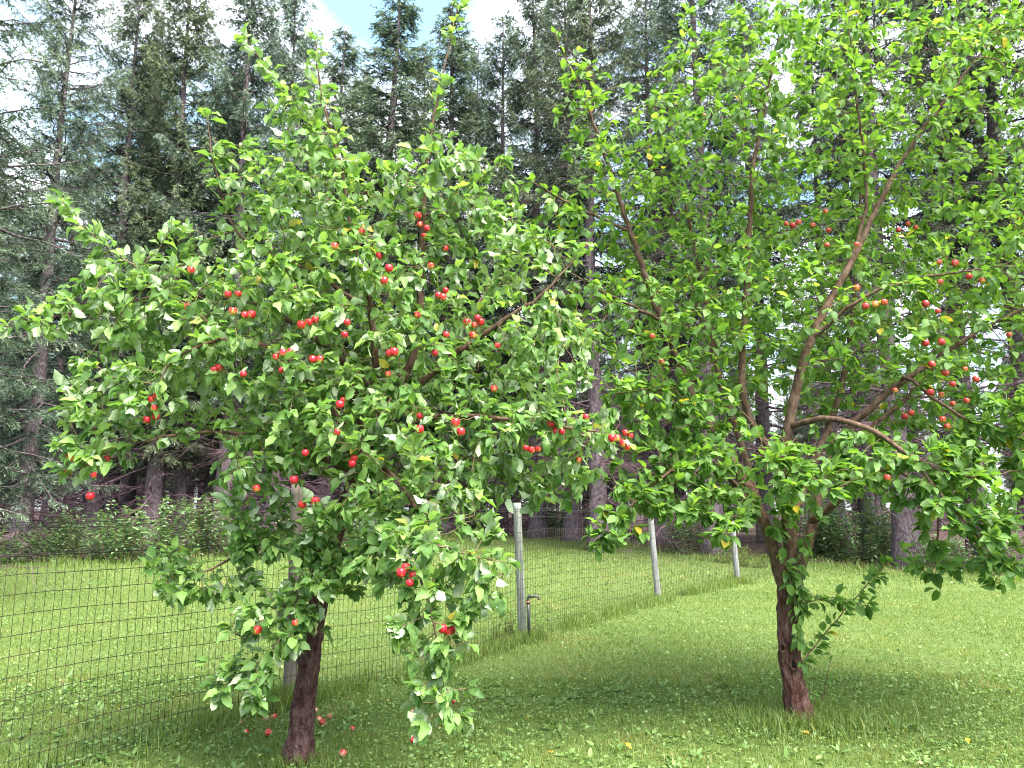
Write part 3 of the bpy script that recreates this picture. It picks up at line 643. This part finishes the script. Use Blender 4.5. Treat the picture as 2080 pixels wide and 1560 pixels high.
# ------------------------------------------------------------------ spruces
def spruce_proto(seed, H, cb, rmax, dead, tw=1.0, ln=1.0, bare=0.0, blades=13, bw=.018):
    rg = np.random.default_rng(seed); nd, br, dd, tk = MB(), MB(), MB(), MB()
    zz = np.linspace(-.3, H, 34); wob = np.stack([.05 * np.sin(zz * .5 + seed), .05 * np.cos(zz * .4 + seed), zz], -1)
    r0 = .0122 * H; R = r0 * (1 - np.clip(zz / H, 0, 1)) ** 1.15 + .012; R[:3] *= [1.4, 1.25, 1.08]
    tube(tk, wob, R, 14, disp=rough(.09, 1.6, seed))
    def axis(z): return np.array([.05 * math.sin(z * .5 + seed), .05 * math.cos(z * .4 + seed), z])
    z = dead; NV, NT_, NR = [], [], []
    while z < H - .15:
        t = (z - cb) / (H - cb); live = t > 0
        nb = rg.integers(3, 6) if live else rg.integers(3, 6)
        for _ in range(nb):
            az = rg.uniform(0, 2 * math.pi); o = np.array([math.cos(az), math.sin(az), 0])
            if live:
                L = rmax * min(1, (1 - t) ** .72 * 1.05 + .05) * (min(1, .55 + t * 2.2)) * rg.uniform(.6, 1.12); e0 = math.radians(-18 + 62 * t + rg.normal(0, 8)); sag = .30 * (1 - t) * rg.uniform(.4, 1.3)
            else:
                L = rmax * rg.uniform(.35, .95); e0 = math.radians(rg.uniform(-28, 12)); sag = .15
            ks = np.linspace(0, 1, 8); P = axis(z + rg.uniform(-.1, .1)) + np.outer(ks * L * math.cos(e0), o); P[:, 2] += ks * L * math.sin(e0) - sag * L * ks ** 1.4 + .22 * L * ks ** 3 * (1 if live else .2)
            P[1:] += rg.normal(0, .02 * L, (7, 3)) * np.array([1, 1, .6])
            rb = .006 + .010 * L; tube(br if live else dd, P, np.linspace(rb, .003, 8), 4, cap=False)
            if not live or rg.uniform() < bare:
                n2 = int(L * 15); mbx = dd
                for _k in range(n2):
                    k = rg.uniform(.15, 1); p = np.array([np.interp(k, ks, P[:, c]) for c in range(3)]); v = o * .7 + np.cross(o, [0, 0, 1]) * rg.choice([-1, 1]) * rg.uniform(.4, 1.2) + np.array([0, 0, rg.uniform(-.8, .3)])
                    l2 = rg.uniform(.2, .55) * L * (1.1 - k * .6); q = np.stack([p, p + v * l2 * .5 + rg.normal(0, .03, 3), p + v * l2 + np.array([0, 0, -.1 * l2])])
                    tube(mbx, q, [.004, .003, .0018], 3, cap=False)
                if not live: continue
            # twigs
            m = int(L * 36 * tw) + 5; k = np.sort(rg.uniform(.12, 1, m)); base = np.stack([np.interp(k, ks, P[:, c]) for c in range(3)], -1)
            sd_ = rg.choice([-1, 1], m); sidev = np.cross(o, [0, 0, 1])
            D = o * rg.uniform(.35, 1.0, (m, 1)) + sidev * (sd_ * rg.uniform(.3, 1.15, m))[:, None] + np.array([0, 0, 1.0]) * (rg.uniform(-1.0, .28, m) - .15 * (1 - t))[:, None]
            D /= np.linalg.norm(D, axis=1)[:, None]; Lt = (.14 + .34 * (1 - k) * min(1, L)) * rg.uniform(.6, 1.3, m) * ln
            newg_shade = np.clip(rg.normal(.40, .17, m) + .62 * (k - .55) + rg.normal(0, .13), 0, 1)  # new growth paler; inner needles darkened too, crown shade put into the colour
            for j in range(m):
                nbk = int(blades * (.6 + Lt[j] * 2.4)); u = rg.uniform(0, 1, nbk); c = base[j] + D[j] * (u * Lt[j])[:, None]; c[:, 2] -= .25 * Lt[j] * u * u
                v = rg.normal(size=(nbk, 3)); v -= D[j] * (v @ D[j])[:, None]; v /= np.linalg.norm(v, axis=1)[:, None] + 1e-9
                nl = rg.uniform(.04, .08, nbk)[:, None] * ln ** .5; dirv = D[j] * .75 + v * .75; sv_ = np.cross(dirv, rg.normal(size=(nbk, 3))); sv_ /= np.linalg.norm(sv_, axis=1)[:, None] + 1e-9
                tri = np.stack([c - sv_ * bw * .5, c + sv_ * bw * .5, c + dirv * nl], 1); NV.append(tri.reshape(-1, 3)); NR.append(np.repeat(np.clip(newg_shade[j] + .5 * (u - .5) + rg.normal(0, .08, nbk), 0, 1), 3))
        z += rg.uniform(.17, .29) if live else rg.uniform(.22, .5)
    NV = np.concatenate(NV); nd.add(NV, t=np.arange(len(NV)).reshape(-1, 3), rnd=np.concatenate(NR))
    ms = [tk.mesh('trunk', M['sbark']), nd.mesh('crown', M['needle'], smooth=False), br.mesh('branches', M['sbark'])]
    ms.append(dd.mesh('dead_branches', M['deadwood']) if dd.n else None)
    print('spruce', seed, len(NV) // 3); return ms
PROT = {
 'dense': spruce_proto(1, 17.0, 2.6, 2.7, .7, tw=.85, bw=.020),
 'dense2': spruce_proto(2, 17.5, 3.6, 2.5, .6, tw=.85, bw=.020),
 'slim': spruce_proto(3, 16.5, 2.8, 1.8, .6),
 'sparse': spruce_proto(4, 19.0, 6.0, 2.7, 1.4, tw=.8, bare=.3),
 'pole': spruce_proto(5, 12.0, 7.5, .9, 2.0),
 'near': spruce_proto(6, 17.0, 1.6, 3.2, .8, tw=.62, blades=17, bw=.015),
}
def place_spruce(kind, px, Y, label, sc=1.0, rz=None, lean=(0, 0), wide=1.0, group='spruces at the wood edge'):
    x = (px - 1040) / FPX * Y * .985; g = np.array([x, Y, float(gz(x, Y))])
    r = empty('spruce_tree', tuple(g)); r.rotation_euler = (lean[0], lean[1], random.uniform(0, 6.28) if rz is None else rz); r.scale = (sc * wide, sc * wide, sc)
    tag(r, label, 'spruce', group)
    for nm, me in zip(('trunk', 'crown', 'branches', 'dead_branches'), PROT[kind]):
        if me is None: continue
        o = link(nm, me, r)
        if nm != 'trunk': tag(o, kind='stuff')
    return r
for a in [
 ('near', -260, 11.0, 'spruce with pale blue green drooping sprays at the left edge', 1.0),
 ('near', 45, 17.5, 'spruce with a pale trunk and yellowish sprays behind the left bushes', .95),
 ('dense', 195, 20.5, 'dark trunked spruce left of the spotted trunk', 1.0),
 ('dense2', 255, 23.5, 'slender dark spruce deep behind the spotted trunk', 1.0),
 ('dense', 312, 19.6, 'spruce with a pale knot spotted trunk behind the bush', 1.02),
 ('pole', 366, 20.6, 'thin pale pole of a spruce right of the spotted trunk', 1.1),
 ('slim', 425, 23.0, 'dark spruce right of the thin pale pole', .98),
 ('dense2', 452, 19.6, 'grey trunked spruce half hidden by the left apple tree', 1.05),
 ('dense', 545, 21.5, 'tall spruce behind the brown fence post with its top cut by the frame', 1.02),
 ('slim', 655, 24.5, 'narrow spruce with its top just below the blue sky gap', 1.06, None, (0, 0), 1.4),
 ('dense2', 600, 27.0, 'spruce top left of the narrow one below the sky gap', 1.0),
 ('dense', 712, 26.5, 'spruce shoulder left of the pointed brownish top', 1.0),
 ('slim', 775, 23.5, 'spruce with a pointed brownish top between the two sky gaps', 1.12, None, (0, 0), 1.7),
 ('dense', 842, 28.0, 'low spruce filling the gap right of the pointed brownish top', 1.12),
 ('slim', 905, 25.5, 'narrow spruce top right of the pointed brownish one', 1.16, None, (0, 0), 1.4),
 ('dense', 965, 28.0, 'spruce between the narrow top and the big dark one', 1.12),
 ('dense2', 1020, 25.5, 'dark spruce behind the grey green post', 1.08),
 ('dense2', 1090, 24.0, 'big dark spruce left of the thick purple trunk', 1.15),
 ('sparse', 1160, 22.5, 'dark spruce with long upper limbs behind the thick purple trunk', 1.0),
 ('sparse', 1212, 19.5, 'thick purple grey spruce trunk left of the third post', .97),
 ('sparse', 1345, 21.5, 'spruce behind the third fence post', .98),
 ('sparse', 1452, 18.5, 'grey spruce trunk just left of the farthest post', 1.0),
 ('sparse', 1560, 22.0, 'spruce directly behind the right apple tree stems', 1.0),
 ('pole', 1704, 19.0, 'thin grey trunk rising from shrubs right of the right apple tree', 1.15),
 ('pole', 1768, 20.5, 'second thin grey trunk rising from shrubs', 1.2),
 ('sparse', 1832, 16.4, 'thick pale spruce trunk with a scarred foot at the lawn edge', 1.0, 2.0),
 ('sparse', 1985, 18.5, 'bare lower trunk of a spruce at the right behind the crown', 1.02),
 ('sparse', 2110, 16.5, 'spruce at the right edge of the picture', 1.08),
 ('sparse', 2250, 15.0, 'spruce just past the right edge', 1.0),
]: place_spruce(*a)
# the rest of the wood, row behind row
def wood():
    rg = np.random.default_rng(3); n = 0
    for yy in np.arange(23, 62, 3.6):
        for xx in np.arange(-46, 50, 3.7):
            x, Y = xx + rg.uniform(-1.2, 1.2), yy + rg.uniform(-1.2, 1.2)
            if Y < float(edge_y(x, Y)) + 4.5 or abs(x) > .78 * Y + 1 or (Y > 40 and rg.uniform() < .4) or (x / Y > .24 and rg.uniform() < .62): continue
            place_spruce(['dense', 'dense2', 'slim'][rg.integers(0, 3)], 1040 + x / Y / .985 * FPX, Y, 'spruce standing deep in the wood behind the edge trees', rg.uniform(.74, .92) * (.72 if x / Y > .24 else 1), group='spruces deep in the wood'); n += 1
    for yy in (29, 34, 41, 47, 53):
        for xx in np.arange((-.74 if yy > 40 else .12) * yy, .78 * yy, 2.3):
            x, Y = xx + rg.uniform(-.8, .8), yy + rg.uniform(-1.5, 1.5)
            place_spruce('slim', 1040 + x / Y / .985 * FPX, Y, 'young low spruce far back between the deep trunks', rg.uniform(.36, .5), wide=1.35, group='young spruces far back in the wood')
    print('wood', n)
wood()

# ------------------------------------------------------------------ shrubs
bl = [leaf_proto(300 + i, 2, .24, .05) for i in range(6)]
def bush_proto(seed, w, h, nst, mat, ls=.085):
    rg = np.random.default_rng(seed); st, lf = MB(), MB(); pos, dr = [], []
    for i in range(nst):
        a = rg.uniform(0, 6.28); rr = w * math.sqrt(rg.uniform(0, .5)); b0 = np.array([math.cos(a) * rr, math.sin(a) * rr, -.05]); hh = h * rg.uniform(.55, 1.05) * (1 - .35 * rr / w)
        t = b0 + np.array([math.cos(a) * w * .4 * rg.uniform(0, 1), math.sin(a) * w * .4 * rg.uniform(0, 1), hh]); P = spline(np.array([b0, (b0 + t) / 2 + rg.normal(0, .05, 3), t]), .05)
        tube(st, P, np.linspace(.006, .002, len(P)), 4, cap=False)
        for p in P[2:]:
            for _ in range(rg.integers(1, 4)):
                v = rg.normal(size=3); v[2] = rg.uniform(-.3, .5); pos.append(p); dr.append(v)
    pos, dr = np.array(pos), np.array(dr); add_leaves(lf, bl, pos, leaf_frames(dr, np.tile([0, -.2, 1.0], (len(pos), 1)) + rg.normal(0, .3, (len(pos), 3))), rg.uniform(.7, 1.3, len(pos)) * ls, rg.uniform(0, 1, len(pos)))
    return st.mesh('stems', M['twig']), lf.mesh('foliage', mat)
BP = [bush_proto(1, .85, 1.25, 44, M['bush'], .105), bush_proto(2, .7, .95, 34, M['bush'], .10), bush_proto(3, .75, 1.55, 36, M['bush'], .105), bush_proto(4, .5, .6, 20, M['bush_y'], .08), bush_proto(5, .16, .42, 10, M['bush_y'], .06)]
def bush(k, px, Y, label, sc=1.0, group='shrubs along the wood edge'):
    x = (px - 1040) / FPX * Y * .985; o = empty('shrub', (x, Y, float(gz(x, Y)))); o.rotation_euler = (0, 0, random.uniform(0, 6.28)); o.scale = (sc,) * 3; tag(o, label, 'shrub', group)
    link('stems', BP[k][0], o); tag(link('foliage', BP[k][1], o), kind='stuff')
for a in [(1, 10, 16.8, 'leafy shrub at the left edge behind the fence', 1.1), (0, 85, 17.4, 'shrub at the foot of the leftmost pale trunk', .75), (2, 150, 18.2, 'dark leaved shrub between the two left trunks', .85), (0, 215, 17.6, 'bright shrub left of the spotted trunk', .7),
 (0, 290, 17.6, 'broad pale shrub in front of the spotted trunk', 1.25), (1, 350, 17.7, 'low shrub below the thin pale pole', .8), (2, 425, 18.6, 'tall dark shrub right of the thin pale pole', 1.05), (1, 480, 18.5, 'shrub left of the brown fence post', 1.0), (2, 610, 19.5, 'shrub behind the brown fence post', 1.0),
 (1, 690, 20.0, 'shrub behind the left apple trunk', 1.1), (2, 780, 22.0, 'shrub at the wood edge right of the left apple trunk', 1.0), (2, 960, 25.0, 'shrub left of the grey green post', 1.2), (2, 1090, 25.5, 'shrub right of the grey green post', 1.2), (1, 1150, 24.5, 'low shrub before the thick purple trunk', 1.1),
 (3, 1482, 17.2, 'yellow green shrub at the foot of the farthest post', .9), (3, 1530, 16.5, 'small yellow green shrub right of the farthest post', .7), (2, 1690, 17.8, 'shrub round the thin grey trunk', 1.1), (0, 1740, 17.4, 'shrub between the two thin grey trunks', 1.1), (2, 1790, 18.0, 'shrub left of the scarred spruce foot', 1.1),
 (1, 1905, 15.9, 'low dark shrub right of the scarred spruce foot', .9), (1, 1975, 15.8, 'low dark shrub under the right crown', .95), (1, 2050, 15.6, 'low dark shrub at the right edge', .95), (0, 1650, 18.4, 'shrub right behind the right apple trunk', 1.1), (2, 1400, 19.0, 'shrub between the two far posts', .9)]: bush(*a)
g = PB[1]; 
for dx, dy, sc, lb in ((-.16, -.02, 1.0, 'small weedy plant at the foot of the grey green post'), (.2, .08, .7, 'small weedy plant right of the standpipe')):
    o = empty('weedy_plant', (g[0] + dx, g[1] + dy, float(gz(g[0] + dx, g[1] + dy)))); o.scale = (sc,) * 3; tag(o, lb, 'plant'); link('stems', BP[4][0], o); tag(link('foliage', BP[4][1], o), kind='stuff')

# ------------------------------------------------------------------ lawn
def lawn():
    rg = np.random.default_rng(17)
    def spread(n, y0, y1, half=.80):
        yy = np.sqrt(rg.uniform(y0 * y0, y1 * y1, n)); xx = rg.uniform(-1, 1, n) * (half * yy + 2.0)
        keep = yy < edge_y(xx, yy) + rg.normal(.2, .5, n); return xx[keep], yy[keep]
    def patch(x, y, f, s): return np.array([mnoise.noise(Vector((a * f, b * f, s))) for a, b in zip(x, y)])
    mb = MB()
    def blades(x, yy, h, w, rn, far=False):
        n = len(x); a = rg.uniform(0, 6.28, n); t = np.stack([np.cos(a), np.sin(a), 0 * a], -1); ln = rg.uniform(0, 1.1, n)[:, None]; b = rg.uniform(0, 6.28, n); ld = np.stack([np.cos(b), np.sin(b), 0 * b], -1)
        B = np.stack([x, yy, gz(x, yy) - .004], -1); up = np.array([0, 0, 1.0]); hh = h[:, None]; ww = w[:, None]
        V = np.stack([B - t * ww, B + t * ww, B + up * hh * .6 + ld * ln * hh * .3 - t * ww * .75, B + up * hh * .6 + ld * ln * hh * .3 + t * ww * .75, B + up * hh * (1 - .25 * ln) + ld * ln * hh * .95], 1)
        if far: i = np.arange(n) * 3; mb.add(V[:, [0, 1, 4]].reshape(-1, 3), t=np.stack([i, i + 1, i + 2], -1), rnd=np.repeat(rn, 3)); return
        i = np.arange(n)[:, None] * 5; mb.add(V.reshape(-1, 3), i + np.array([[0, 1, 3, 2]]), i + np.array([[2, 3, 4]]), np.repeat(rn, 5))
    for n, y0, y1, h0, h1, w in ((190000, 2.6, 7.0, .018, .052, .0022), (160000, 7.0, 13.0, .022, .052, .0042), (110000, 13, 27, .035, .08, .009)):
        x, yy = spread(n, y0, y1); p = patch(x, yy, .9, 3); p2 = patch(x, yy, 3.5, 9)
        h = rg.uniform(h0, h1, len(x)) * (1 + .5 * p + .5 * np.clip(p2, -.5, 1)); h[yy > edge_y(x, yy) - 1.2] *= 2.6
        blades(x, yy, h, np.full(len(x), w) * rg.uniform(.7, 1.3, len(x)), np.clip(rg.uniform(0, 1, len(x)) * .85 + .65 * p + .35 * p2, 0, 1), y0 > 6)
    # taller grass along the fence, round posts and trunks
    s_ = rg.uniform(0, cum[-2], 15000); F = fpt(s_, 0); x = F[:, 0] + rg.normal(0, .09, len(s_)); yy = F[:, 1] + rg.normal(0, .09, len(s_))
    k = patch(x, yy, 1.5, 5) > -.18; x, yy = x[k], yy[k]; blades(x, yy, rg.uniform(.06, .20, len(x)), rg.uniform(.0018, .0034, len(x)), rg.uniform(.1, .93, len(x)))
    for c, n, sp_, hm in ((b1, 260, .10, .10), (b2, 2600, .28, .16), (PB[0], 1100, .13, .26), (PB[1], 900, .15, .2), (PB[2], 700, .15, .18), (PB[3], 500, .15, .2)):
        x, yy = c[0] + rg.normal(0, sp_, n), c[1] - .05 + rg.normal(0, sp_ * .7, n); blades(x, yy, rg.uniform(.05, hm, n), rg.uniform(.0018, .0035, n), rg.uniform(.1, .9, n))
    tag(mb.build('lawn_grass', M['grass'], smooth=False), 'short mown grass blades across the lawn', 'grass', kind='stuff')
    # broad leaved weeds and clover
    wb = MB()
    for n, y0, y1, s0, s1 in ((70000, 2.6, 7.0, .010, .028), (30000, 7, 13, .014, .034), (14000, 13, 25, .03, .055)):
        x, yy = spread(n, y0, y1); p = patch(x, yy, 1.2, 21); k = rg.uniform(-.65, .5, len(x)) < p; x, yy = x[k], yy[k]; m = len(x)
        B = np.stack([x, yy, gz(x, yy) + rg.uniform(.012, .055, m)], -1); d = rg.normal(size=(m, 3)); d[:, 2] = rg.uniform(-.25, .7, m); up = np.tile([0, 0, 1.0], (m, 1)) + rg.normal(0, .3, (m, 3))
        Rm = leaf_frames(d, up); s = rg.uniform(s0, s1, m)[:, None]; w = s * rg.uniform(.3, .5, (m, 1)); X, D = Rm[:, :, 0], Rm[:, :, 1]
        V = np.stack([B - D * s * .2, B + D * s * .35 + X * w, B + D * s, B + D * s * .35 - X * w], 1)
        wb.add(V.reshape(-1, 3), np.arange(m * 4).reshape(-1, 4), rnd=np.repeat(rg.uniform(0, 1, m), 4))
    # larger plantain and dandelion rosettes close by
    wl = [leaf_proto(400 + i, 3, .22, .06) for i in range(5)]; n = 1100; x, yy = spread(n, 3.0, 6.8); k = patch(x, yy, .8, 33) > -.25; x, yy = x[k], yy[k]
    pos, dr = [], []
    for a, b in zip(x, yy):
        for j in range(rg.integers(4, 8)): v = rg.normal(size=3); v[2] = rg.uniform(.15, 1.0); pos.append((a, b, float(gz(a, b)) + .004)); dr.append(v)
    pos, dr = np.array(pos), np.array(dr); m = len(pos); add_leaves(wb, wl, pos, leaf_frames(dr, np.tile([0, 0, 1.0], (m, 1)) + rg.normal(0, .2, (m, 3))), rg.uniform(.03, .075, m), rg.uniform(0, .9, m))
    tag(wb.build('lawn_weeds', M['weed'], smooth=False), 'clover and broad leaved weeds spread through the lawn', 'weeds', kind='stuff')
lawn()
# litter: dropped apples and yellow leaves
FA = [(640, 1452), (655, 1477), (648, 1468), (669, 1463), (696, 1541), (545, 1497), (500, 1493), (540, 1467), (556, 1464), (488, 1476), (840, 1455), (838, 1512), (866, 1497), (716, 1486), (922, 1431)]
for i, (px, py) in enumerate(FA):
    g = ground(px, py); a = link('fallen_apple', AP_F); s = random.uniform(.5, .78); a.location = (g[0], g[1], g[2] + .038 * s); a.scale = (s,) * 3; a.rotation_euler = (random.uniform(-1.5, 1.5), random.uniform(-1, 1), random.uniform(0, 6))
    lb = {696: 'windfall apple lowest in the picture, right of the left apple trunk', 840: 'windfall apple under the tip of the hanging centre bough', 838: 'windfall apple near the bottom edge below the hanging centre bough', 866: 'windfall apple just right below the hanging centre bough', 716: 'windfall apple midway between the left apple trunk and the hanging bough', 922: 'windfall apple close beside the hanging bough tip on its right', 986: 'windfall apple farthest right on the open lawn', 760: 'windfall apple left of the hanging bough, low in the picture', 720: 'windfall apple farthest back right of the left apple trunk'}.get(px)
    left = px < 604
    tag(a, lb or ('windfall apple in the weeds just left of the left apple trunk' if left else 'windfall apple in the cluster just right of the left apple trunk'), 'apple', 'windfalls left of the trunk' if left else ('windfalls on the open lawn' if lb else 'windfalls right of the trunk'))
fl = []
for k, (V, q, t, U) in enumerate(pah[:4]):
    mb = MB(); mb.add(V, q, t, .5, U); fl.append(mb.mesh('fallen_leaf', M['fallen']))
for i, (px, py, lb) in enumerate([(548, 1497, 'yellow leaf lying left of the left apple trunk'), (1648, 1505, 'yellow leaf in the grass below the right apple trunk'), (1832, 1409, 'yellow leaf on the lawn right of the right apple trunk'), (1063, 1467, 'yellow leaf on the open lawn between the trees'), (1125, 1543, 'yellow leaf at the bottom edge between the trees'), (1967, 1510, 'yellow leaf at the lower right of the lawn'), (1268, 1520, 'yellow leaf on the lawn left of the right apple tree')]):
    g = ground(px, py); o = link('fallen_leaf', fl[i % 4]); o.location = (g[0], g[1], g[2] + .035); o.scale = (.05,) * 3; o.rotation_euler = (random.uniform(-.4, .4), random.uniform(-.4, .4), random.uniform(0, 6)); tag(o, lb, 'leaf', 'fallen leaves')
